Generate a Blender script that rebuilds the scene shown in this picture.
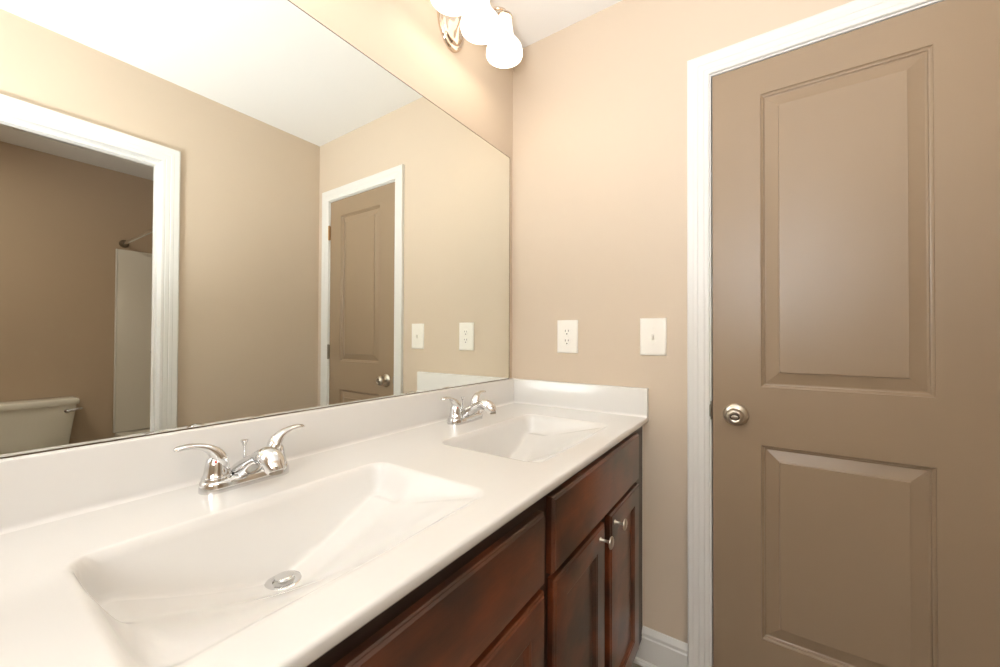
import bpy, bmesh, math, random
from mathutils import Vector, Matrix
PI = math.pi
S = bpy.context.scene
COL = S.collection
for o in list(bpy.data.objects):
    bpy.data.objects.remove(o)

# ------------------------------------------------------------------ camera
CX, CY, CZ = 0.9228, -1.4587, 1.1637
YAW, PITCH, ROLL, FPX = 0.5972, 0.0106, 0.0041, 388.0
cam_d = bpy.data.cameras.new('camera')
cam = bpy.data.objects.new('camera', cam_d); COL.objects.link(cam)
cam_d.sensor_width = 36.0
cam_d.lens = FPX * 36.0 / 1000.0
cam_d.clip_start = 0.02
fw0 = Vector((-math.sin(YAW), math.cos(YAW), 0)); rt0 = Vector((math.cos(YAW), math.sin(YAW), 0)); up0 = Vector((0, 0, 1))
fw = fw0 * math.cos(PITCH) + up0 * math.sin(PITCH)
up1 = up0 * math.cos(PITCH) - fw0 * math.sin(PITCH)
rt = rt0 * math.cos(ROLL) + up1 * math.sin(ROLL)
up = up1 * math.cos(ROLL) - rt0 * math.sin(ROLL)
m3 = Matrix((rt, up, -fw)).transposed()
cam.matrix_world = Matrix.Translation((CX, CY, CZ)) @ m3.to_4x4()
S.camera = cam

# ------------------------------------------------------------------ world, exposure, assumed and added lights
S.view_settings.view_transform = 'Standard'
S.view_settings.look = 'None'
S.view_settings.gamma = 1.0
S.view_settings.use_curve_mapping = False
S.view_settings.exposure = 0.20
w = bpy.data.worlds.new('sky'); S.world = w; w.use_nodes = True
w.node_tree.nodes['Background'].inputs[0].default_value = (0.85, 0.92, 1.0, 1)
w.node_tree.nodes['Background'].inputs[1].default_value = 1.0
ASSUMED_WIN_POWER = 31.0
BULB_POWER = 0.20
SHADE_EMIT = 1.35
BOUNCE_FILL_POWER = 92.0
def area_light(name, loc, rot, sx, sy, power, col):
    l = bpy.data.lights.new(name, 'AREA'); l.shape = 'RECTANGLE'; l.size = sx; l.size_y = sy
    l.energy = power; l.color = col
    o = bpy.data.objects.new(name, l); o.location = loc; o.rotation_euler = rot; COL.objects.link(o)
    return o
# assumed daylight source, added outside the unseen window behind the camera
area_light('assumed_window_daylight', (0.98, -2.66, 1.75), (PI/2, 0, 0), 1.0, 1.0, ASSUMED_WIN_POWER, (0.93, 0.97, 1.0))

# unseen fill spot added behind the camera: assumed flash, aimed at the ceiling
fl = bpy.data.lights.new('assumed_bounce_fill', 'SPOT'); fl.energy = BOUNCE_FILL_POWER; fl.color = (0.92, 0.95, 1.0); fl.shadow_soft_size = 0.15
fl.spot_size = math.radians(150); fl.spot_blend = 0.8
flo = bpy.data.objects.new('assumed_bounce_fill', fl); flo.location = (0.90, -1.80, 1.15); flo.rotation_euler = (PI + math.radians(-14), 0, 0); COL.objects.link(flo)

# unseen fill light added to brighten the toilet room behind the opening
area_light('toilet_room_fill', (2.35, -1.75, 2.43), (0, 0, 0), 0.3, 0.3, 11.0, (1.0, 0.92, 0.80))

# ------------------------------------------------------------------ materials
def s2l(c):
    return tuple(((x/255.0)/12.92 if x/255.0 <= 0.04045 else (((x/255.0)+0.055)/1.055)**2.4) for x in c)
def mat(name, col, rough=0.5, metal=0.0, coat=0.0, srgb=True, spec=0.5, noise=0.0, nscale=8.0, bump=0.0, bscale=200.0):
    m = bpy.data.materials.new(name); m.use_nodes = True
    nt = m.node_tree; b = nt.nodes['Principled BSDF']
    c = s2l(col) if srgb else col
    b.inputs['Base Color'].default_value = (*c, 1)
    b.inputs['Roughness'].default_value = rough
    b.inputs['Metallic'].default_value = metal
    b.inputs['Coat Weight'].default_value = coat
    b.inputs['Coat Roughness'].default_value = 0.08
    b.inputs['Specular IOR Level'].default_value = spec
    tc = nt.nodes.new('ShaderNodeTexCoord')
    if noise > 0:
        n = nt.nodes.new('ShaderNodeTexNoise'); n.inputs['Scale'].default_value = nscale; n.inputs['Detail'].default_value = 3
        nt.links.new(tc.outputs['Object'], n.inputs['Vector'])
        r = nt.nodes.new('ShaderNodeMapRange')
        r.inputs['From Min'].default_value = 0.3; r.inputs['From Max'].default_value = 0.7
        r.inputs['To Min'].default_value = 1-noise; r.inputs['To Max'].default_value = 1+noise
        nt.links.new(n.outputs['Fac'], r.inputs['Value'])
        mx = nt.nodes.new('ShaderNodeVectorMath'); mx.operation = 'SCALE'; mx.inputs[0].default_value = c
        nt.links.new(r.outputs[0], mx.inputs['Scale']); nt.links.new(mx.outputs[0], b.inputs['Base Color'])
    if bump > 0:
        n = nt.nodes.new('ShaderNodeTexNoise'); n.inputs['Scale'].default_value = bscale; n.inputs['Detail'].default_value = 2
        nt.links.new(tc.outputs['Object'], n.inputs['Vector'])
        bp = nt.nodes.new('ShaderNodeBump'); bp.inputs['Strength'].default_value = bump; bp.inputs['Distance'].default_value = 0.002
        nt.links.new(n.outputs['Fac'], bp.inputs['Height']); nt.links.new(bp.outputs[0], b.inputs['Normal'])
    return m
M = {}
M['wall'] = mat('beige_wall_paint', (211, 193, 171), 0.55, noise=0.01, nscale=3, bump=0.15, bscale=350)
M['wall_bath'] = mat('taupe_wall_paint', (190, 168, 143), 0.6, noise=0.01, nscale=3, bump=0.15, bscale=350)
M['ceil'] = mat('white_ceiling_paint', (240, 238, 234), 0.8, bump=0.1, bscale=300)
M['floor'] = mat('pale_vinyl_floor', (158, 146, 130), 0.45, noise=0.05, nscale=14)
M['trim'] = mat('white_semi_gloss_trim', (228, 225, 219), 0.3)
M['door'] = mat('taupe_semi_gloss_door', (155, 133, 108), 0.32, noise=0.01, nscale=5, bump=0.05, bscale=120)
M['gap'] = mat('unlit_gap_lining', (40, 32, 26), 0.8)
M['marble'] = mat('cultured_marble_white', (224, 221, 216), 0.16, coat=0.25, noise=0.006, nscale=6)
M['chrome'] = mat('polished_chrome', (222, 222, 222), 0.07, 1.0)
M['nickel'] = mat('satin_nickel', (200, 190, 176), 0.30, 1.0)
M['bronze'] = mat('aged_brass_hinge', (176, 140, 98), 0.3, 1.0)
M['steel'] = mat('dull_steel', (150, 142, 130), 0.35, 1.0)
M['plastic'] = mat('white_plastic', (243, 238, 228), 0.3)
M['slot'] = mat('outlet_slot_dark', (70, 55, 45), 0.6)
M['red'] = mat('red_plastic_dot', (215, 40, 25), 0.3)
M['porcelain'] = mat('white_porcelain', (226, 220, 206), 0.12, coat=0.5)
M['acrylic'] = mat('white_acrylic_surround', (226, 219, 206), 0.2, coat=0.3)
M['caulk'] = mat('white_caulk', (225, 212, 196), 0.6)
M['edge'] = mat('dark_mirror_channel', (92, 76, 58), 0.4, 0.6)

m = bpy.data.materials.new('mirror_glass'); m.use_nodes = True
b = m.node_tree.nodes['Principled BSDF']
b.inputs['Base Color'].default_value = (0.91, 0.94, 0.90, 1); b.inputs['Metallic'].default_value = 1; b.inputs['Roughness'].default_value = 0.0
M['mirror'] = m

# dark cherry cabinet wood: mottled stain, glossy lacquer
m = bpy.data.materials.new('dark_cherry_wood'); m.use_nodes = True; nt = m.node_tree; b = nt.nodes['Principled BSDF']
tc = nt.nodes.new('ShaderNodeTexCoord'); mp = nt.nodes.new('ShaderNodeMapping'); mp.inputs['Scale'].default_value = (1, 1.0, 1.6)
nt.links.new(tc.outputs['Object'], mp.inputs['Vector'])
n1 = nt.nodes.new('ShaderNodeTexNoise'); n1.inputs['Scale'].default_value = 5.5; n1.inputs['Detail'].default_value = 3
nt.links.new(mp.outputs[0], n1.inputs['Vector'])
cr = nt.nodes.new('ShaderNodeValToRGB')
cr.color_ramp.elements[0].position = 0.38; cr.color_ramp.elements[0].color = (*s2l((58, 33, 21)), 1)
cr.color_ramp.elements[1].position = 0.68; cr.color_ramp.elements[1].color = (*s2l((120, 60, 31)), 1)
nt.links.new(n1.outputs['Fac'], cr.inputs[0])
n2 = nt.nodes.new('ShaderNodeTexNoise'); n2.inputs['Scale'].default_value = 30; n2.inputs['Detail'].default_value = 5
mp2 = nt.nodes.new('ShaderNodeMapping'); mp2.inputs['Scale'].default_value = (5, 0.8, 8)
nt.links.new(tc.outputs['Object'], mp2.inputs['Vector']); nt.links.new(mp2.outputs[0], n2.inputs['Vector'])
mr = nt.nodes.new('ShaderNodeMapRange'); mr.inputs['From Min'].default_value = 0.3; mr.inputs['From Max'].default_value = 0.7
mr.inputs['To Min'].default_value = 0.88; mr.inputs['To Max'].default_value = 1.1
nt.links.new(n2.outputs['Fac'], mr.inputs['Value'])
vm = nt.nodes.new('ShaderNodeVectorMath'); vm.operation = 'SCALE'
nt.links.new(cr.outputs[0], vm.inputs[0]); nt.links.new(mr.outputs[0], vm.inputs['Scale']); nt.links.new(vm.outputs[0], b.inputs['Base Color'])
b.inputs['Roughness'].default_value = 0.3; b.inputs['Coat Weight'].default_value = 0.35; b.inputs['Coat Roughness'].default_value = 0.18
M['wood'] = m
M['wood_shaded'] = mat('cherry_wood_painted_shade', (38, 21, 14), 0.4, coat=0.2, noise=0.2, nscale=20)  # the cabinet wood again, with the frame's shade put into its colour

def emis(name, col, strength):
    m = bpy.data.materials.new(name); m.use_nodes = True
    b = m.node_tree.nodes['Principled BSDF']
    b.inputs['Base Color'].default_value = (0.9, 0.87, 0.8, 1); b.inputs['Roughness'].default_value = 0.3
    b.inputs['Emission Color'].default_value = (*col, 1); b.inputs['Emission Strength'].default_value = strength
    return m
M['shade'] = emis('lit_frosted_glass', (1.0, 0.92, 0.80), SHADE_EMIT)
M['bulb'] = emis('lit_bulb', (1.0, 0.9, 0.8), 3.0)

# ------------------------------------------------------------------ mesh helpers
def bm_new(): return bmesh.new()
def box(bm, x0, x1, y0, y1, z0, z1, bev=0.0, seg=2):
    r = bmesh.ops.create_cube(bm, size=1.0)
    vs = r['verts']
    for v in vs:
        v.co = Vector(((x0+x1)/2 + v.co.x*(x1-x0), (y0+y1)/2 + v.co.y*(y1-y0), (z0+z1)/2 + v.co.z*(z1-z0)))
    if bev > 0:
        es = list({e for v in vs for e in v.link_edges})
        bmesh.ops.bevel(bm, geom=es, offset=bev, segments=seg, affect='EDGES', profile=0.5)
def lathe(bm, prof, mtx=None, n=32, sy=1.0):
    """prof: list of (r, h); axis +z; mtx places it"""
    mtx = mtx or Matrix()
    rings = []
    for r, h in prof:
        if r < 1e-6:
            rings.append([bm.verts.new(mtx @ Vector((0, 0, h)))])
        else:
            rings.append([bm.verts.new(mtx @ Vector((r*math.cos(2*PI*i/n), sy*r*math.sin(2*PI*i/n), h))) for i in range(n)])
    for a, b_ in zip(rings, rings[1:]):
        for i in range(n):
            j = (i+1) % n
            if len(a) == 1 and len(b_) == 1: continue
            if len(a) == 1: bm.faces.new((a[0], b_[i], b_[j]))
            elif len(b_) == 1: bm.faces.new((a[i], a[j], b_[0]))
            else: bm.faces.new((a[i], a[j], b_[j], b_[i]))
def catmull(pts, k=6):
    out = []
    P = [pts[0]] + list(pts) + [pts[-1]]
    for i in range(1, len(P)-2):
        p0, p1, p2, p3 = P[i-1], P[i], P[i+1], P[i+2]
        for s in range(k):
            t = s/k
            out.append(tuple(0.5*((2*b_) + (-a+c)*t + (2*a-5*b_+4*c-d)*t*t + (-a+3*b_-3*c+d)*t**3) for a, b_, c, d in zip(p0, p1, p2, p3)))
    out.append(tuple(pts[-1])); return out
def sweep(bm, pts, side, n=20, k=6, power=2.0):
    """pts: (x,y,z,rw,rt): rw radius along the side vector, rt radius across; closed ends"""
    sm = catmull(pts, k)
    side = Vector(side).normalized(); rings = []
    for i, p in enumerate(sm):
        c = Vector(p[:3]); a = Vector(sm[max(i-1, 0)][:3]); b_ = Vector(sm[min(i+1, len(sm)-1)][:3])
        t = (b_-a).normalized(); nrm = t.cross(side).normalized(); sd = nrm.cross(t).normalized()
        ring = []
        for q in range(n):
            an = 2*PI*q/n; cc, ss = math.cos(an), math.sin(an)
            ex = 2.0/power
            ring.append(bm.verts.new(c + sd*(p[3]*math.copysign(abs(cc)**ex, cc)) + nrm*(p[4]*math.copysign(abs(ss)**ex, ss))))
        rings.append(ring)
    for a, b_ in zip(rings, rings[1:]):
        for i in range(n):
            bm.faces.new((a[i], a[(i+1) % n], b_[(i+1) % n], b_[i]))
    bm.faces.new(rings[0][::-1]); bm.faces.new(rings[-1])
def obj(name, bm, material, parent=None, smooth=True, angle=35):
    bmesh.ops.recalc_face_normals(bm, faces=bm.faces)
    me = bpy.data.meshes.new(name); bm.to_mesh(me); bm.free()
    if isinstance(material, (list, tuple)):
        for q in material: me.materials.append(q)
    else: me.materials.append(material)
    if smooth:
        me.shade_smooth(); me.set_sharp_from_angle(angle=math.radians(angle))
    o = bpy.data.objects.new(name, me); COL.objects.link(o)
    if parent: o.parent = parent
    return o
def tag(o, label, cat, group=None):
    o['label'] = label; o['category'] = cat
    if group: o['group'] = group
    return o
def struct(o, label=None):
    o['kind'] = 'structure'
    if label: o['label'] = label
    return o
def empty(name, loc=(0, 0, 0), rz=0):
    o = bpy.data.objects.new(name, None); o.location = loc; o.rotation_euler = (0, 0, rz); o.empty_display_size = 0.05
    COL.objects.link(o); return o
def copy_tree(o, parent=None):
    c = o.copy(); COL.objects.link(c)
    if parent: c.parent = parent
    for ch in list(o.children): copy_tree(ch, c)
    return c

# ------------------------------------------------------------------ room shell
ZC = 2.44; W = 1.537; WT = 0.115
YB = -2.50              # wall behind the camera
BX = 3.217              # far wall of the toilet room
BY = 0.11               # tub end wall of the toilet room
DX0, DX1, DZ = 0.774, 1.412, 2.044     # far door opening
OY0, OY1, OZ = -1.61, -0.823, 2.030    # opening in the right wall
def walls(name, boxes, material=None):
    bm = bm_new()
    for q in boxes: box(bm, *q)
    return struct(obj(name, bm, material or M['wall'], smooth=False))
walls('wall_left', [(-0.12, -0.005, YB-WT, 0.0, 0, ZC)])
walls('wall_far', [(-0.12, DX0-0.016, 0.0, WT, 0, ZC), (DX1+0.016, W, 0.0, WT, 0, ZC), (DX0-0.016, DX1+0.016, 0.0, WT, DZ+0.016, ZC)])
walls('wall_right', [(W, W+WT/2, OY1+0.012, WT, 0, ZC), (W, W+WT/2, YB-WT, OY0-0.012, 0, ZC), (W, W+WT/2, OY0-0.012, OY1+0.012, OZ+0.012, ZC)])
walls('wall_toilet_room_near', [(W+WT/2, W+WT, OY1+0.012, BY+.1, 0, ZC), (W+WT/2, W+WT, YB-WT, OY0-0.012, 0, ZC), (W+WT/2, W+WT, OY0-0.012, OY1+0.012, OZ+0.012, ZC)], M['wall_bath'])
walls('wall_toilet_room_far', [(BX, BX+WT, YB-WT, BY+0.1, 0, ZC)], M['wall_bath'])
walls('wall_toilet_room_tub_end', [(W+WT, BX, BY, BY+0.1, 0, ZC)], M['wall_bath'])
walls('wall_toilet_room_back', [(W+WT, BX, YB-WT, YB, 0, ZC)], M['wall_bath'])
WX0, WX1, WZ0, WZ1 = 0.52, 1.44, 1.30, 2.20
walls('wall_back', [(-0.005, WX0, YB-WT, YB, 0, ZC), (WX1, W, YB-WT, YB, 0, ZC), (WX0, WX1, YB-WT, YB, 0, WZ0), (WX0, WX1, YB-WT, YB, WZ1, ZC)])
walls('ceiling', [(-0.12, BX+WT, YB-WT, BY+0.1, ZC, ZC+0.1)], M['ceil'])
walls('floor', [(-0.12, BX+WT, YB-WT, BY+0.1, -0.1, 0.0)], M['floor'])
# assumed window behind the camera, out of view, added for the daylight
bm = bm_new()
for q in ((WX0, WX0+.04, YB-.09, YB-.03, WZ0, WZ1), (WX1-.04, WX1, YB-.09, YB-.03, WZ0, WZ1), (WX0+.04, WX1-.04, YB-.09, YB-.03, WZ0, WZ0+.04),
          (WX0+.04, WX1-.04, YB-.09, YB-.03, WZ1-.04, WZ1), (WX0+.04, WX1-.04, YB-.085, YB-.035, (WZ0+WZ1)/2-.02, (WZ0+WZ1)/2+.02)): box(bm, *q, bev=.003)
wn = struct(obj('assumed_window_1', bm, M['trim']))
g = bpy.data.materials.new('window_glass'); g.use_nodes = True
gb = g.node_tree.nodes['Principled BSDF']; gb.inputs['Transmission Weight'].default_value = 1; gb.inputs['Roughness'].default_value = 0; gb.inputs['IOR'].default_value = 1.01
bm = bm_new(); box(bm, WX0+.04, WX1-.04, YB-.062, YB-.058, WZ0+.04, (WZ0+WZ1)/2-.02); obj('glass_pane', bm, g, wn, False)
bm = bm_new(); box(bm, WX0+.04, WX1-.04, YB-.062, YB-.058, (WZ0+WZ1)/2+.02, WZ1-.04); obj('glass_pane', bm, g, wn, False)

# door and opening casings: stepped colonial profile, mitred at the corners
CW = 0.0665
def casing(name, prof, a0, a1, zt, place):
    """U shaped moulding. prof (a across from inner edge, d protrusion). place(u, z, d) -> point"""
    bm = bm_new(); rows = []
    for a, d in prof:
        rows.append([bm.verts.new(place(u, z, d)) for u, z in ((a0-a, 0.0), (a0-a, zt+a), (a1+a, zt+a), (a1+a, 0.0))])
    n = len(rows)
    for i in range(n):
        r, q = rows[i], rows[(i+1) % n]
        for k in range(3): bm.faces.new((r[k], r[k+1], q[k+1], q[k]))
    bm.faces.new([r[0] for r in rows]); bm.faces.new([r[3] for r in rows][::-1])
    return obj(name, bm, M['trim'], angle=20)
def cprof(w_):
    return [(0, 0), (0, .009), (.002, .0112), (.011, .0120), (.0125, .0108), (.0145, .0108), (.0165, .0125), (.030, .0136), (.0312, .0128), (.0330, .0130),
            (.0345, .0146), (.046, .0162), (.0475, .0154), (.0490, .0158), (w_-.006, .0180), (w_-.001, .016), (w_, .0)]
c1 = struct(casing('trim_1', cprof(CW), DX0, DX1, DZ, lambda u, z, d: (u, -d, z)), 'white stepped casing around the closed door')
bm = bm_new()   # jamb with stop behind the door leaf
JT = 0.016
for x0, x1, z0, z1 in ((DX0-JT, DX0+.005, 0, DZ+JT), (DX1-.005, DX1+JT, 0, DZ+JT), (DX0+.005, DX1-.005, DZ-.005, DZ+JT)):
    box(bm, x0, x1, -.001, WT, z0, z1)
for x0, x1, z0, z1 in ((DX0+.005, DX0+.017, 0, DZ-.005), (DX1-.017, DX1-.005, 0, DZ-.005), (DX0+.017, DX1-.017, DZ-.017, DZ-.005)):
    box(bm, x0, x1, .040, .075, z0, z1)
obj('door_jamb', bm, M['trim'], c1)
bm = bm_new()
box(bm, DX0+.002, DX0+.0062, -.0045, .030, .896, .957, bev=.0015)
box(bm, DX0-.0005, DX0+.0055, -.0125, -.002, .906, .947, bev=.003)
obj('strike_plate', bm, M['steel'], c1)
c2 = struct(casing('trim_2', cprof(.072), OY0, OY1, OZ, lambda u, z, d: (W-d, u, z)), 'white stepped casing around the opening to the toilet room')
bm = bm_new()
for y0, y1, z0, z1 in ((OY0-.012, OY0, 0, OZ+.012), (OY1, OY1+.012, 0, OZ+.012), (OY0, OY1, OZ, OZ+.012)):
    box(bm, W-.001, W+WT+.001, y0, y1, z0, z1)
for y0, y1, z0, z1 in ((OY0, OY0+.01, 0, OZ), (OY1-.01, OY1, 0, OZ), (OY0+.01, OY1-.01, OZ-.01, OZ)):
    box(bm, W+.045, W+.08, y0, y1, z0, z1)
obj('opening_jamb', bm, M['trim'], c2)

# baseboards
def baseboard(name, p0, p1, nrm):
    prof = [(0, 0), (.014, 0), (.014, .094), (.011, .098), (.011, .102), (.0135, .105), (.0135, .111), (.009, .120), (.004, .127), (0, .128)]
    bm = bm_new(); n = Vector(nrm); e0 = [bm.verts.new(Vector(p0)+n*a+Vector((0, 0, z))) for a, z in prof]
    e1 = [bm.verts.new(Vector(p1)+n*a+Vector((0, 0, z))) for a, z in prof]
    for i in range(len(prof)): j = (i+1) % len(prof); bm.faces.new((e0[i], e0[j], e1[j], e1[i]))
    bm.faces.new(e0[::-1]); bm.faces.new(e1)
    q = [(.014, 0), (.025, 0), (.024, .008), (.020, .014), (.014, .016)]       # shoe moulding
    e0 = [bm.verts.new(Vector(p0)+n*a+Vector((0, 0, z))) for a, z in q]; e1 = [bm.verts.new(Vector(p1)+n*a+Vector((0, 0, z))) for a, z in q]
    for i in range(len(q)): j = (i+1) % len(q); bm.faces.new((e0[i], e0[j], e1[j], e1[i]))
    bm.faces.new(e0[::-1]); bm.faces.new(e1)
    return struct(obj(name, bm, M['trim'], angle=20))
baseboard('baseboard_far', (0.478, 0, 0), (DX0-CW, 0, 0), (0, -1, 0))
baseboard('baseboard_far.001', (DX1+CW, 0, 0), (W, 0, 0), (0, -1, 0))
baseboard('baseboard_right', (W, OY1+.072, 0), (W, -.025, 0), (-1, 0, 0))
baseboard('baseboard_right.001', (W, YB, 0), (W, OY0-.072, 0), (-1, 0, 0))
baseboard('baseboard_left', (-.005, YB, 0), (-.005, -1.575, 0), (1, 0, 0))
baseboard('baseboard_toilet_room_far', (BX, YB, 0), (BX, -.67, 0), (-1, 0, 0))

# ------------------------------------------------------------------ the far door: two raised panels
def rings_panel(bm, x0, x1, z0, z1, yf, steps, top=None):
    """concentric rectangles; steps (inset, depth). Faces +(-y). returns outer verts"""
    prev = None; first = None
    for ins, dp in steps:
        r = [bm.verts.new((x, yf+dp, z)) for x, z in ((x0+ins, z0+ins), (x1-ins, z0+ins), (x1-ins, z1-ins), (x0+ins, z1-ins))]
        if prev:
            for i in range(4): bm.faces.new((prev[i], prev[(i+1) % 4], r[(i+1) % 4], r[i]))
        else: first = r
        prev = r
    bm.faces.new(prev); return first
bm = bm_new()
dx0, dx1, dz0, dz1 = DX0+.0085, DX1-.008, 0.010, DZ-.0085
px0, px1 = 0.915, 1.289
pz = [(0.234, 0.833), (1.013, 1.931)]
YF = 0.0
st = [(0, 0), (.001, .003), (.0045, .0058), (.0075, .0064), (.009, .0105), (.0115, .0120), (.0135, .0120), (.0460, .0045), (.0468, .0010), (.048, .0004)]
xs = [dx0, px0, px1, dx1]; zs = [dz0, pz[0][0], pz[0][1], pz[1][0], pz[1][1], dz1]
V = {}
def gv(x, z):
    k = (x, z)
    if k not in V: V[k] = bm.verts.new((x, YF, z))
    return V[k]
for i in range(3):
    for j in range(5):
        if i == 1 and j in (1, 3): continue
        bm.faces.new((gv(xs[i], zs[j]), gv(xs[i+1], zs[j]), gv(xs[i+1], zs[j+1]), gv(xs[i], zs[j+1])))
for z0, z1 in pz: rings_panel(bm, px0, px1, z0, z1, YF, st)
bmesh.ops.remove_doubles(bm, verts=bm.verts, dist=1e-6)
YR = YF+.035
c = {k: bm.verts.new((k[0], YR, k[1])) for k in ((dx0, dz0), (dx1, dz0), (dx1, dz1), (dx0, dz1))}
bm.verts.ensure_lookup_table()
def fv(x, z, y):
    return min(bm.verts, key=lambda v: (v.co-Vector((x, y, z))).length)
bm.faces.new([c[(dx0, dz0)], c[(dx0, dz1)], c[(dx1, dz1)], c[(dx1, dz0)]])
bm.faces.new([fv(dx0, z, YF) for z in zs] + [c[(dx0, dz1)], c[(dx0, dz0)]])
bm.faces.new([fv(dx1, z, YF) for z in zs] + [c[(dx1, dz1)], c[(dx1, dz0)]])
bm.faces.new([fv(x, dz0, YF) for x in xs] + [c[(dx1, dz0)], c[(dx0, dz0)]])
bm.faces.new([fv(x, dz1, YF) for x in xs] + [c[(dx1, dz1)], c[(dx0, dz1)]])
door = struct(obj('door_1', bm, M['door'], angle=12), 'taupe two-panel door with a satin nickel knob')
# knob: rose, neck, ball with a privacy button
R_y = Matrix.Translation((0.8475, YF, 0.9205)) @ Matrix.Rotation(PI/2, 4, 'X')   # +z -> -y
bm = bm_new()
lathe(bm, [(0, 0), (.0350, 0), (.0350, .002), (.0335, .005), (.028, .0085), (.019, .0105), (.0135, .0125), (.0115, .016), (.0115, .025),
           (.0135, .028), (.019, .031), (.0232, .0355), (.0250, .0415), (.0246, .048), (.0222, .053), (.0185, .0565), (.0155, .0578), (.0148, .0570), (0, .0570)], R_y, 40)
kn = obj('door_knob', bm, M['nickel'], door, angle=50)
bm = bm_new(); lathe(bm, [(.0135, .0567), (.0135, .0578), (.0095, .0579), (.0095, .0567)], R_y, 32, sy=.72); obj('button_ring', bm, M['slot'], kn)
bm = bm_new(); lathe(bm, [(.0102, .0565), (.0100, .0590), (.008, .0608), (0, .0615)], R_y, 32, sy=.62); obj('lock_button', bm, M['nickel'], kn)
for zc in (1.837, 1.068, 0.24):
    bm = bm_new()
    mt = Matrix.Translation((DX1-.003, -.0075, zc-.045))
    lathe(bm, [(0, -.004), (.003, -.003), (.004, 0), (.0062, .0)] + [(.0062, .09), (.004, .09), (.003, .094), (0, .095)], mt, 16)
    box(bm, DX1-.012, DX1+.006, -.0018, .0, zc-.045, zc+.045)
    obj('hinge', bm, M['bronze'] if zc > 1.5 else M['steel'], door)

# ------------------------------------------------------------------ mirror
MY0, MY1, MZ0, MZ1 = -1.585, -0.031, 0.9855, 1.954
mt_ = empty('wall_mirror', (0, (MY0+MY1)/2, MZ0))
def child_local(o, parent):
    o.parent = parent; o.matrix_parent_inverse = Matrix.Translation(parent.location).inverted(); return o
def pobj(name, bm, material, parent, **k):
    """child of an empty that sits away from the origin while the mesh is in world coordinates"""
    o = obj(name, bm, material, None, **k); L = parent.location
    for v in o.data.vertices: v.co -= L
    o.parent = parent; return o
bm = bm_new(); box(bm, -.0048, 0.0, MY0, MY1, MZ0, MZ1); pobj('mirror_pane', bm, M['mirror'], mt_, smooth=False)
bm = bm_new()
box(bm, -.0048, .0012, MY0, MY1, MZ0-.0022, MZ0)
box(bm, -.0048, .0004, MY0, MY1, MZ1, MZ1+.0018)
box(bm, -.0048, .0004, MY1, MY1+.0018, MZ0, MZ1+.0018)
pobj('mirror_edge', bm, M['edge'], mt_, smooth=False)
tag(mt_, 'wide frameless wall mirror above the double vanity', 'mirror')

# ------------------------------------------------------------------ vanity top with two integral bowls
ZT = 0.8815; CD = 0.579; CY0 = -1.57
BC = (-1.12, -0.448); HW = 0.238; XB, XF = 0.200, 0.508
def smin(a, b_, k):
    h = max(k-abs(a-b_), 0)/k
    return min(a, b_) - h*h*k*0.25
def sstep(a, b_, x):
    t = min(max((x-a)/(b_-a), 0), 1); return t*t*(3-2*t)
def bowl(x, y, yc):
    v = abs(y-yc)
    F = .062 + .070*max(0, 1-(v/.2)**1.3)
    t = (x-.285)/(.514-.285)
    F *= 1 - min(1, max(0, .5*(t + math.sqrt(t*t+.006)) - .5*(t-1 + math.sqrt((t-1)**2+.006))))
    rr = .032; ax = (XF-XB)/2-rr; ay = HW-rr
    qx = abs(x-(XB+XF)/2)-ax; qy = v-ay
    s = rr - math.hypot(max(qx, 0), max(qy, 0)) - min(max(qx, qy), 0)
    d = s*(4.2 - 2.4*sstep(.24, .32, x))
    d = smin(d, F, .024)
    k = .010
    h = max(k-abs(d), 0)/k
    return max(d, 0) + h*h*k*0.25
def depth(x, y):
    for yc in BC:
        if abs(y-yc) < HW+.03 and XB-.02 < x < XF+.03: return bowl(x, y, yc)
    return 0.0
top = empty('countertop', (0.29, CY0/2, ZT))
xs = [0.0, .01, .02, .03]
x = .04
while x < XB-.015: xs.append(x); x += .02
x = XB-.014
while x < XF+.02: xs.append(x); x += .0045
x = XF+.03
while x < CD-.012: xs.append(x); x += .015
R = .006
edge = [(CD-R + R*math.sin(a), ZT-R + R*math.cos(a)) for a in [i*PI/12 for i in range(7)]]
prof_tail = edge + [(CD, ZT-.016), (CD-.0025, ZT-.0195), (CD-.006, ZT-.0205), (CD-.03, ZT-.0205)]
ys = []
def yr(a, b_, s):
    n = max(1, int(round((b_-a)/s))); return [a+(b_-a)*i/n for i in range(n)]
ys += yr(CY0, BC[0]-HW-.014, .03) + yr(BC[0]-HW-.014, BC[0]+HW+.014, .005) + yr(BC[0]+HW+.014, BC[1]-HW-.014, .02) + yr(BC[1]-HW-.014, BC[1]+HW+.014, .005) + yr(BC[1]+HW+.014, 0, .03) + [0.0]
def cove(x, y):
    h = 0
    for dd in (x-.02, -.02-y):
        if dd < .010: h = max(h, .010 - math.sqrt(max(0, .010**2 - (max(0, .010-dd))**2))) if dd >= 0 else h
    return h
def in_bowl(xc, yc_):
    for i, c0 in enumerate(BC):
        if abs(yc_-c0) < HW+.0139 and XB-.0139 < xc < XF+.0139: return i+1
    return 0
grids = [bm_new() for _ in range(3)]; VV = [{}, {}, {}]
def gvert(k, i, j):
    if (i, j) not in VV[k]:
        if i < len(xs): p = (xs[i], ys[j], ZT - depth(xs[i], ys[j]))
        else: q = prof_tail[i-len(xs)]; p = (q[0], ys[j], q[1])
        VV[k][(i, j)] = grids[k].verts.new(p)
    return VV[k][(i, j)]
NX = len(xs)+len(prof_tail)
for i in range(NX-1):
    for j in range(len(ys)-1):
        k = 0
        if i+1 < len(xs): k = in_bowl((xs[i]+xs[i+1])/2, (ys[j]+ys[j+1])/2)
        grids[k].faces.new((gvert(k, i, j), gvert(k, i+1, j), gvert(k, i+1, j+1), gvert(k, i, j+1)))
g0 = grids[0]
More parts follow.
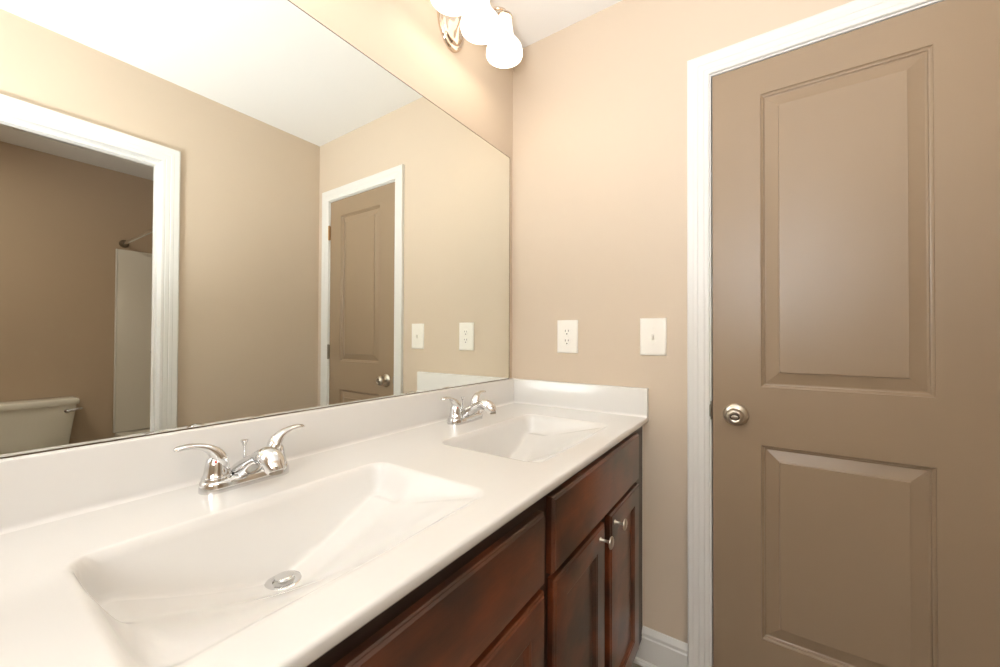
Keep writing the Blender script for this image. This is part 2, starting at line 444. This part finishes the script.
g0.faces.new([gvert(0, i, 0) for i in range(NX)][::-1])
deck = pobj('counter_slab', g0, M['marble'], top, angle=60)
bowls = []
for k in (1, 2):
    bowls.append(pobj('sink_bowl', grids[k], M['marble'], top, angle=80))
# backsplash along the mirror wall and side splash on the far wall, coved into the deck
ZS = 0.9835
def splash(bm, prof, p0, p1, n):
    n = Vector(n); a0 = [bm.verts.new(Vector(p0)+n*a+Vector((0, 0, z))) for a, z in prof]; a1 = [bm.verts.new(Vector(p1)+n*a+Vector((0, 0, z))) for a, z in prof]
    for i in range(len(prof)): j = (i+1) % len(prof); bm.faces.new((a0[i], a0[j], a1[j], a1[i]))
    bm.faces.new(a0[::-1]); bm.faces.new(a1)
cr_ = .009
cov = [(.02+cr_-cr_*math.sin(t), ZT+cr_-cr_*math.cos(t)) for t in [i*PI/12 for i in range(7)]]
sp = [(0, ZT-.001), (.02+cr_, ZT-.001)] + cov + [(.02, ZS-.004), (.0188, ZS-.0012), (.016, ZS), (0, ZS)]
bm = bm_new(); splash(bm, sp, (-.004, CY0, 0), (-.004, 0, 0), (1, 0, 0)); 
for v in bm.verts:
    if v.co.x > .0: v.co.x += .004
pobj('backsplash', bm, M['marble'], top, angle=40)
bm = bm_new(); splash(bm, sp, (.018, 0, 0), (CD, 0, 0), (0, -1, 0)); pobj('side_splash', bm, M['marble'], top, angle=40)
tag(top, 'white cultured marble double sink vanity top with backsplash', 'countertop')
# pop-up drains, one in each bowl
for bo, yc in zip(bowls, BC):
    xd = .256; zd = ZT - bowl(xd, yc, yc)
    slope = (bowl(xd+.02, yc, yc)-bowl(xd-.01, yc, yc))/.03
    mtx = Matrix.Translation(Vector((xd, yc, zd+.0022)) - top.location) @ Matrix.Rotation(math.radians(0), 4, 'Y')
    bm = bm_new()
    lathe(bm, [(.0285, -.004), (.0285, .001), (.027, .0028), (.021, .0034), (.017, .0020), (.0155, -.002), (0, -.002)], mtx, 48)
    dr = obj('drain', bm, M['chrome'], bo, angle=50); dr['label'] = 'round chrome pop-up drain'
    bm = bm_new()
    lathe(bm, [(.006, -.002), (.006, .004), (.0125, .0055), (.0138, .0075), (.0135, .0100), (.011, .0112), (0, .0116)], mtx, 40)
    obj('drain_stopper', bm, M['chrome'], bo, angle=50)

# ------------------------------------------------------------------ vanity cabinet
FX = 0.5585; TH = 0.018
cab = empty('vanity_cabinet', (0.28, CY0/2, 0))
CB0, CB1 = CY0+.006, -0.004; KZ = 0.085; CTZ = ZT-.0205
bm = bm_new()
box(bm, .004, FX-.019, CB1-.016, CB1, KZ, CTZ); box(bm, .004, FX-.019, CB0, CB0+.016, KZ, CTZ)
box(bm, .004, FX-.019, CB0+.016, CB1-.016, KZ, KZ+.016); box(bm, .004, .010, CB0+.016, CB1-.016, KZ+.016, CTZ)
pobj('carcass', bm, M['wood_shaded'], cab, smooth=False)
ZD1, ZDB, ZO1, ZO0 = 0.846, 0.690, 0.677, 0.125   # drawer front top/bottom, door top/bottom
fr = [(-1.466, -1.157, -1.123, -0.780), ]
bm = bm_new()   # face frame: rails and stiles
box(bm, FX-.019, FX, CB0, CB1, ZD1-.02, CTZ); box(bm, FX-.019, FX, CB0, CB1, ZO1-.012, ZDB+.012); box(bm, FX-.019, FX, CB0, CB1, KZ, ZO0+.02)
for y0, y1 in ((CB1-.125, CB1), (-.810, -.730), (CB0, CB0+.15), (-.465, -.390), (-1.145, -1.070)):
    za = [(ZO0+.02, ZO1-.012)] if abs(y0+.465) < .01 or abs(y0+1.145) < .01 else [(ZO0+.02, ZO1-.012), (ZDB+.012, ZD1-.02)]
    for z0, z1 in za: box(bm, FX-.0188, FX-.0002, y0, y1, z0, z1)
pobj('face_frame', bm, M['wood_shaded'], cab, smooth=False)
bm = bm_new(); box(bm, FX-.09, FX-.074, CB0, CB1, 0, KZ); box(bm, .004, FX-.09, CB1-.016, CB1, 0, KZ); box(bm, .004, FX-.09, CB0, CB0+.016, 0, KZ)
pobj('toe_kick', bm, M['wood_shaded'], cab, smooth=False)
def front_rings(bm, y0, y1, z0, z1, xb, steps):
    prev = None; first = None
    for ins, dx in steps:
        r = [bm.verts.new((xb+dx, y, z)) for y, z in ((y0+ins, z0+ins), (y1-ins, z0+ins), (y1-ins, z1-ins), (y0+ins, z1-ins))]
        if prev:
            for i in range(4): bm.faces.new((prev[i], prev[(i+1) % 4], r[(i+1) % 4], r[i]))
        else: first = r
        prev = r
    bm.faces.new(prev); bm.faces.new(first[::-1])
slab = [(0, 0), (0, .011), (.002, .0135), (.0035, .0140), (.006, .0175), (.0085, .018)]
shak = [(0, 0), (0, .012), (.002, .0145), (.0045, .0152), (.0065, .0176), (.009, .018), (.056, .018), (.0575, .0165), (.061, .0155), (.067, .0095), (.069, .0085), (.071, .0085)]
def knob_mesh():
    bm = bm_new()
    lathe(bm, [(0, 0), (.0062, 0), (.0062, .0015), (.0040, .0035), (.0034, .014), (.0040, .0215), (.0075, .0245), (.0135, .0262), (.0158, .0280), (.0153, .0300), (.0115, .0318), (0, .0328)], Matrix.Rotation(PI/2, 4, 'Y'), 28)
    return bm
for y0, y1, ZD in ((-.7540, -.1130, ZD1-.002), (-1.4280, -.7890, ZD1-.017)):
    bm = bm_new(); front_rings(bm, y0, y1, ZDB, ZD, FX, slab); pobj('drawer_front', bm, M['wood'], cab, angle=15)
knob_me = None
for y0, y1, ky in ((-.7480, -.4520, -.491), (-.4040, -.1130, -.375), (-1.0830, -.7890, -1.052), (-1.4280, -1.1320, -1.160)):
    bm = bm_new(); front_rings(bm, y0, y1, ZO0, ZO1, FX, shak); d = pobj('cabinet_door', bm, M['wood'], cab, angle=15)
    if knob_me is None:
        k = obj('knob', knob_mesh(), M['nickel'], d, angle=50); knob_me = k.data
    else:
        k = bpy.data.objects.new('knob', knob_me); COL.objects.link(k); k.parent = d
    k.location = Vector((FX+TH, ky, .650)) - cab.location
bm = bm_new(); box(bm, FX-.001, FX+.0028, -.0042, 0.0, KZ, CTZ, bev=.001); pobj('caulk_line', bm, M['caulk'], cab)
tag(cab, 'dark cherry wood vanity cabinet with false drawer fronts under the white top', 'cabinet')

# ------------------------------------------------------------------ faucets
def make_faucet():
    root = empty('faucet', (0, 0, 0))
    # base plate: stadium plate with a raised rim (local: y along the wall, x out from the wall)
    bm = bm_new(); rings = []
    def oval(hl, hr, z, n=48):
        out = []
        for i in range(n):
            a = 2*PI*i/n; cx_, sy_ = math.cos(a), math.sin(a)
            yy = (hl-hr)*(1 if sy_ > 0 else -1) if abs(sy_) > 1e-6 else 0
            out.append(bm.verts.new((hr*cx_, yy + hr*sy_, z)))
        return out
    for hl, hr, z in ((.0785, .0275, 0), (.0785, .0275, .003), (.0775, .0265, .014), (.0755, .0245, .0190), (.072, .021, .0210)):
        rings.append(oval(hl, hr, z))
    for a, b_ in zip(rings, rings[1:]):
        for i in range(48): bm.faces.new((a[i], a[(i+1) % 48], b_[(i+1) % 48], b_[i]))
    bm.faces.new(rings[0][::-1]); bm.faces.new(rings[-1])
    obj('base_plate', bm, M['chrome'], root, angle=50)
    # spout
    bm = bm_new()
    sweep(bm, [(-.018, 0, .008, .034, .010), (-.008, 0, .020, .030, .017), (.012, 0, .033, .0225, .0175), (.034, 0, .045, .0180, .0150), (.058, 0, .057, .0165, .0145),
               (.080, 0, .0625, .0185, .0170), (.098, 0, .0575, .0195, .0180), (.109, 0, .0465, .0170, .0160), (.1125, 0, .040, .0145, .014)], (0, 1, 0), 28, 7, 2.2)
    spt = obj('spout', bm, M['chrome'], root, angle=60)
    bm = bm_new(); lathe(bm, [(.0105, 0), (.0115, .002), (.0115, .010), (0, .010)], Matrix.Translation((.1125, 0, .0365)) @ Matrix.Rotation(math.radians(-6), 4, 'Y'), 24)
    obj('aerator', bm, M['steel'], spt)
    # handles: flared hub and a swept lever
    for s in (-1, 1):
        hy = s*.0508
        bm = bm_new()
        lathe(bm, [(.0240, .014), (.0240, .0225), (.0232, .0248), (.0222, .0252), (.0222, .0272), (.0212, .0285), (.0198, .036), (.0180, .048), (.0160, .056), (.011, .062), (0, .064)], Matrix.Translation((0, hy, 0)), 36)
        hub = obj('handle_hub', bm, M['chrome'], root, angle=45)
        bm = bm_new()
        sweep(bm, [(.004, hy-s*.008, .036, .012, .007), (.003, hy-s*.004, .054, .0165, .0115), (0, hy+s*.004, .069, .0155, .0105), (-.002, hy+s*.017, .080, .0125, .0070), (-.003, hy+s*.034, .086, .0105, .0050),
                   (-.003, hy+s*.048, .0875, .0105, .0045), (-.003, hy+s*.058, .0865, .0095, .0040), (-.003, hy+s*.063, .0855, .0050, .0022)], (1, 0, 0), 20, 7, 2.2)
        obj('lever', bm, M['chrome'], root, angle=60)
        if s < 0:
            bm = bm_new(); lathe(bm, [(0, 0), (.0028, 0), (.0025, .0012), (0, .0016)], Matrix.Translation((.0135, hy-.0075, .0535)) @ Matrix.Rotation(math.radians(60), 4, 'Z') @ Matrix.Rotation(-math.radians(80), 4, 'X') @ Matrix.Rotation(PI, 4, 'Y'), 16)
            for v in bm.verts: v.co += Vector((0, 0, 0))
            d = obj('hot_dot', bm, M['red'], hub)
    bm = bm_new()
    lathe(bm, [(.0035, 0), (.0022, .004), (.0022, .058), (.0030, .062), (.0050, .068), (.0068, .0715), (.0066, .0735), (0, .0745)], Matrix.Translation((-.013, 0, .005)), 20)
    obj('lift_rod', bm, M['chrome'], root, angle=50)
    return root
f1 = make_faucet(); f1.location = (.086, -1.106, ZT)
f2 = copy_tree(f1); f2.location = (.086, -.434, ZT)
tag(f1, 'chrome two-handle faucet behind the near sink, closest to the camera', 'faucet', 'chrome faucets on the vanity top')
tag(f2, 'chrome two-handle faucet behind the far sink by the corner', 'faucet', 'chrome faucets on the vanity top')

# ------------------------------------------------------------------ wall plates
def rot_to_wall(x, z): return Matrix.Translation((x, 0, z)) @ Matrix.Rotation(PI/2, 4, 'X')
def plate(bm, hw, hh):
    box(bm, -hw, hw, -.0005, .0035, -hh, hh)
def plate_mesh(hw, hh):
    bm = bm_new(); prev = None; first = None
    for ins, d in ((0, 0), (0, -.002), (.002, -.0045), (.006, -.0062), (.010, -.0066)):
        r = [bm.verts.new((x, d, z)) for x, z in ((-hw+ins, -hh+ins), (hw-ins, -hh+ins), (hw-ins, hh-ins), (-hw+ins, hh-ins))]
        if prev:
            for i in range(4): bm.faces.new((prev[i], prev[(i+1) % 4], r[(i+1) % 4], r[i]))
        else: first = r
        prev = r
    bm.faces.new(prev); bm.faces.new(first[::-1]); return bm
out = empty('wall_outlet', (.2635, -.0002, 1.169))
obj('cover_plate', plate_mesh(.045, .067), M['plastic'], out, angle=50)
for dz in (.0195, -.0195):
    bm = bm_new()
    lathe(bm, [(0, -.002), (.0168, -.002), (.0168, .0078), (.0155, .0084), (0, .0084)], Matrix.Translation((0, 0, dz)) @ Matrix.Rotation(PI/2, 4, 'X'), 32, sy=.86)
    rc = obj('socket', bm, M['plastic'], out)
    for x_, h_ in ((-.0064, .0042), (.0064, .0036)):
        bm = bm_new(); box(bm, x_-.0011, x_+.0011, -.00875, -.0083, dz+.004-h_, dz+.004+h_); obj('slot', bm, M['slot'], rc, False)
    bm = bm_new(); lathe(bm, [(0, .0083), (.0026, .0083), (.0026, .0087), (0, .0087)], Matrix.Translation((0, 0, dz-.0085)) @ Matrix.Rotation(PI/2, 4, 'X'), 16); obj('slot', bm, M['slot'], rc)
bm = bm_new(); lathe(bm, [(0, .006), (.003, .006), (.0027, .0078), (0, .008)], Matrix.Rotation(PI/2, 4, 'X'), 16); obj('screw', bm, M['plastic'], out)
tag(out, 'white duplex outlet in the beige wall above the side splash', 'outlet')
sw = empty('light_switch', (.595, -.0002, 1.169))
obj('cover_plate', plate_mesh(.045, .067), M['plastic'], sw, angle=50)
bm = bm_new(); box(bm, -.0055, .0055, -.0075, -.006, -.0125, .0125, bev=.0006)
obj('toggle_slot', bm, M['plastic'], sw)
bm = bm_new(); box(bm, -.0042, .0042, -.0045, .0045, -.009, .009, bev=.0018)
tg = obj('toggle', bm, M['plastic'], sw); tg.rotation_euler = (math.radians(24), 0, 0); tg.location = (0, -.0105, -.001)
for z in (.030, -.030):
    bm = bm_new(); lathe(bm, [(0, .006), (.003, .006), (.0027, .0076), (0, .0078)], Matrix.Translation((0, 0, z)) @ Matrix.Rotation(PI/2, 4, 'X'), 16); obj('screw', bm, M['plastic'], sw)
tag(sw, 'white single toggle light switch between the vanity and the door casing', 'light switch')

# ------------------------------------------------------------------ vanity lights: oval canopy, three bell shades on scrolled arms
def make_light():
    root = empty('vanity_light', (0, 0, 0))
    bm = bm_new()
    # oval canopy (axis +x, oval)
    mt = Matrix.Translation((0, .006, -.008)) @ Matrix.Rotation(PI/2, 4, 'Y')      # +z -> +x, local x -> -z
    lathe(bm, [(0, 0), (.098, 0), (.098, .004), (.094, .010), (.086, .0125), (.080, .0125), (.076, .018), (.064, .023), (.050, .026), (.030, .034), (.016, .042), (0, .045)], mt, 56, sy=.70)
    obj('canopy', bm, M['nickel_warm'], root, angle=40)
    SX, MZ, H = .140, -.098, .146     # shade axis x, mouth z (local), shade height
    TZ = MZ+H
    for s in (-1, 0, 1):
        y = s*.146
        bm = bm_new()
        pr = (.0055, .0055)
        if s == 0: pts = [(.035, 0, .0, *pr), (.07, 0, .012, *pr), (.10, 0, .055, *pr), (.125, 0, .085, *pr), (SX, 0, .078, *pr), (SX, 0, TZ+.010, *pr)]
        else: pts = [(.030, s*.02, .01, *pr), (.05, s*.06, .03, *pr), (.075, s*.105, .072, *pr), (.11, s*.137, .088, *pr), (.136, s*.149, .078, *pr), (SX, y, TZ+.010, *pr)]
        sweep(bm, pts, (0, 1, .1) if s == 0 else (1, -s*.8, 0), 14, 7)
        arm = obj('arm', bm, M['nickel_warm'], root, angle=60)
        bm = bm_new(); mt2 = Matrix.Translation((SX, y, TZ))
        lathe(bm, [(0, .022), (.010, .020), (.014, .014), (.022, .006), (.028, .002), (.030, -.004), (.028, -.006), (0, -.004)], mt2, 32)
        obj('shade_holder', bm, M['nickel_warm'], arm, angle=40)
        bm = bm_new(); mt3 = Matrix.Translation((SX, y, MZ))
        op = [(.023, .146), (.026, .132), (.029, .108), (.0325, .082), (.040, .062), (.053, .047), (.063, .032), (.0675, .017), (.0675, .005), (.066, 0)]
        ip = [(r-.0035, h) for r, h in op[::-1]]
        lathe(bm, op + ip, mt3, 44)
        obj('shade', bm, M['shade'], arm, angle=60)
        bm = bm_new()
        lathe(bm, [(0, 0), (.012, .002), (.020, .011), (.0225, .022), (.020, .034), (.013, .046), (.011, .058), (0, .058)], Matrix.Translation((SX, y, MZ+.045)), 24)
        bb = obj('bulb', bm, M['bulb'], arm)
        l = bpy.data.lights.new('bulb_light', 'POINT'); l.energy = BULB_POWER; l.color = (1.0, .89, .79); l.shadow_soft_size = .02
        lo = bpy.data.objects.new('bulb_light', l); lo.location = (SX, y, MZ+.030); COL.objects.link(lo); lo.parent = arm
    return root
M['nickel_warm'] = mat('polished_nickel', (226, 208, 190), 0.12, 1.0)
v2 = make_light(); v2.location = (-.005, -.425, 2.298)
v1_assumed = copy_tree(v2); v1_assumed.location = (-.005, -1.11, 2.295)  # assumed second fixture, out of frame, added for its light
tag(v2, 'three-shade nickel vanity light above the far sink, near the corner', 'wall light', 'vanity lights above the mirror')
tag(v1_assumed, 'assumed three-shade nickel vanity light above the near sink, above the frame', 'wall light', 'vanity lights above the mirror')

# ------------------------------------------------------------------ toilet room, seen in the mirror
tub = empty('bathtub', ((W+WT+BX)/2, -.27, 0))
TX0, TX1, TY0, TY1, TZ = W+WT+.002, BX-.004, -.650, BY-.004, .42
bm = bm_new()
def rrect(x0, x1, y0, y1, r, z, n=6):
    pts = []
    for cx_, cy_, a0 in ((x1-r, y1-r, 0), (x0+r, y1-r, PI/2), (x0+r, y0+r, PI), (x1-r, y0+r, 1.5*PI)):
        for i in range(n+1): a = a0+PI/2*i/n; pts.append((cx_+r*math.cos(a), cy_+r*math.sin(a), z))
    return [bm.verts.new(p) for p in pts]
L = [rrect(TX0, TX1, TY0, TY1, .004, 0), rrect(TX0, TX1, TY0, TY1, .004, TZ-.02), rrect(TX0, TX1, TY0+.004, TY1, .008, TZ-.004), rrect(TX0+.006, TX1-.006, TY0+.012, TY1-.006, .01, TZ),
     rrect(TX0+.07, TX1-.09, TY0+.07, TY1-.06, .08, TZ), rrect(TX0+.085, TX1-.10, TY0+.085, TY1-.075, .08, TZ-.015), rrect(TX0+.14, TX1-.17, TY0+.12, TY1-.11, .10, .10), rrect(TX0+.2, TX1-.22, TY0+.17, TY1-.16, .08, .07)]
for a, b_ in zip(L, L[1:]):
    n = len(a)
    for i in range(n): bm.faces.new((a[i], a[(i+1) % n], b_[(i+1) % n], b_[i]))
bm.faces.new(L[-1]); bm.faces.new(L[0][::-1])
pobj('tub_body', bm, M['acrylic'], tub, angle=40)
def panel(name, q):
    bm = bm_new(); box(bm, *q, bev=.006); return pobj(name, bm, M['acrylic'], tub)
SZ = 1.838
panel('surround_panel', (BX-.016, BX-.001, TY0-.001, BY-.001, TZ, SZ))
panel('surround_panel', (TX0-.0, BX-.018, BY-.016, BY-.001, TZ, SZ))
panel('surround_panel', (W+WT+.001, W+WT+.016, TY0+.0, BY-.018, TZ, SZ))
bm = bm_new(); box(bm, BX-.020, BX-.001, TY0-.008, TY0+.002, TZ, SZ, bev=.004); pobj('surround_flange', bm, M['trim'], tub)
bm = bm_new(); box(bm, BX-.11, BX-.018, -.45, -.10, 1.02, 1.05, bev=.01); pobj('soap_ledge', bm, M['acrylic'], tub)
tag(tub, 'white alcove bathtub with tall wall surround, partly seen in the mirror', 'bathtub')
rod = empty('shower_rod', (2.43, -.61, 1.885))
bm = bm_new(); lathe(bm, [(0, 0), (.0125, 0), (.0125, BX-W-WT-.004), (0, BX-W-WT-.004)], Matrix.Translation((W+WT+.002, -.61, 1.885)) @ Matrix.Rotation(PI/2, 4, 'Y'), 20)
pobj('rod_tube', bm, M['chrome'], rod)
for x_, s in ((BX-.001, -1), (W+WT+.001, 1)):
    bm = bm_new(); lathe(bm, [(0, 0), (.030, 0), (.029, .006), (.020, .016), (.016, .030), (0, .030)], Matrix.Translation((x_, -.61, 1.885)) @ Matrix.Rotation(s*PI/2, 4, 'Y'), 24)
    pobj('rod_flange', bm, M['steel'], rod)
tag(rod, 'straight chrome shower curtain rod above the tub surround, seen in the mirror', 'curtain rod')

toi = empty('toilet', (2.85, -1.105, 0))
TC = -1.105
def tloft(name, secs, mt, n=40, cap=True):
    """secs: (x centre, half depth, half width, z, power)"""
    bm = bm_new(); rs = []
    for cx_, hd, hw, z, pw in secs:
        r = []
        for i in range(n):
            a = 2*PI*i/n; c_, s_ = math.cos(a), math.sin(a); e = 2.0/pw
            r.append(bm.verts.new((cx_+hd*math.copysign(abs(c_)**e, c_), TC+hw*math.copysign(abs(s_)**e, s_), z)))
        rs.append(r)
    for a, b_ in zip(rs, rs[1:]):
        for i in range(n): bm.faces.new((a[i], a[(i+1) % n], b_[(i+1) % n], b_[i]))
    bm.faces.new(rs[0][::-1]); bm.faces.new(rs[-1])
    return pobj(name, bm, mt, toi, angle=45)
tloft('tank', [(3.113, .085, .185, .385, 8), (3.112, .092, .196, .40, 8), (3.108, .100, .232, .693, 8)], M['porcelain'])
tloft('tank_lid', [(3.104, .106, .240, .693, 9), (3.104, .108, .243, .700, 9), (3.104, .108, .243, .722, 9), (3.104, .104, .239, .730, 9), (3.104, .094, .229, .734, 9)], M['porcelain'])
tloft('bowl', [(2.83, .21, .12, 0, 2.4), (2.83, .20, .11, .04, 2.4), (2.83, .19, .10, .16, 2.2), (2.80, .23, .15, .28, 2.1), (2.78, .25, .183, .36, 2.1), (2.78, .25, .185, .385, 2.1)], M['porcelain'])
tloft('seat_lid', [(2.78, .225, .182, .387, 2.1), (2.78, .228, .186, .395, 2.1), (2.78, .225, .183, .415, 2.1), (2.78, .20, .16, .425, 2.1)], M['porcelain'])
tloft('tank_pedestal', [(3.09, .11, .10, .0, 4), (3.09, .11, .12, .30, 4), (3.10, .10, .17, .386, 4)], M['porcelain'])
bm = bm_new()
lathe(bm, [(0, 0), (.013, 0), (.012, .008), (0, .010)], Matrix.Translation((3.009, TC+.178, .652)) @ Matrix.Rotation(-PI/2, 4, 'Y'), 20)
sweep(bm, [(2.994, TC+.178, .652, .006, .005), (2.990, TC+.205, .656, .006, .004), (2.990, TC+.238, .662, .007, .004), (2.990, TC+.250, .664, .004, .003)], (0, 0, 1), 12, 5)
pobj('flush_lever', bm, M['chrome'], toi)
tag(toi, 'white two-piece toilet in the back room, its tank seen in the mirror', 'toilet')

vent = empty('ceiling_vent', (2.74, -1.03, ZC))
bm = bm_new()
for q in ((2.60, 2.88, -1.185, -1.160), (2.60, 2.88, -.900, -.875), (2.60, 2.625, -1.160, -.900), (2.855, 2.88, -1.160, -.900)):
    box(bm, q[0], q[1], q[2], q[3], ZC-.016, ZC-.0005, bev=.002)
pobj('vent_frame', bm, M['trim'], vent)
bm = bm_new()
for i in range(9): x_ = 2.638+i*.0245; box(bm, x_, x_+.012, -1.160, -.900, ZC-.013, ZC-.004)
pobj('vent_grille', bm, M['trim'], vent, smooth=False)
bm = bm_new(); box(bm, 2.625, 2.855, -1.160, -.900, ZC-.003, ZC-.0005); pobj('vent_backing', bm, M['slot'], vent, smooth=False)
tag(vent, 'white square exhaust vent on the back room ceiling, seen in the mirror', 'vent')
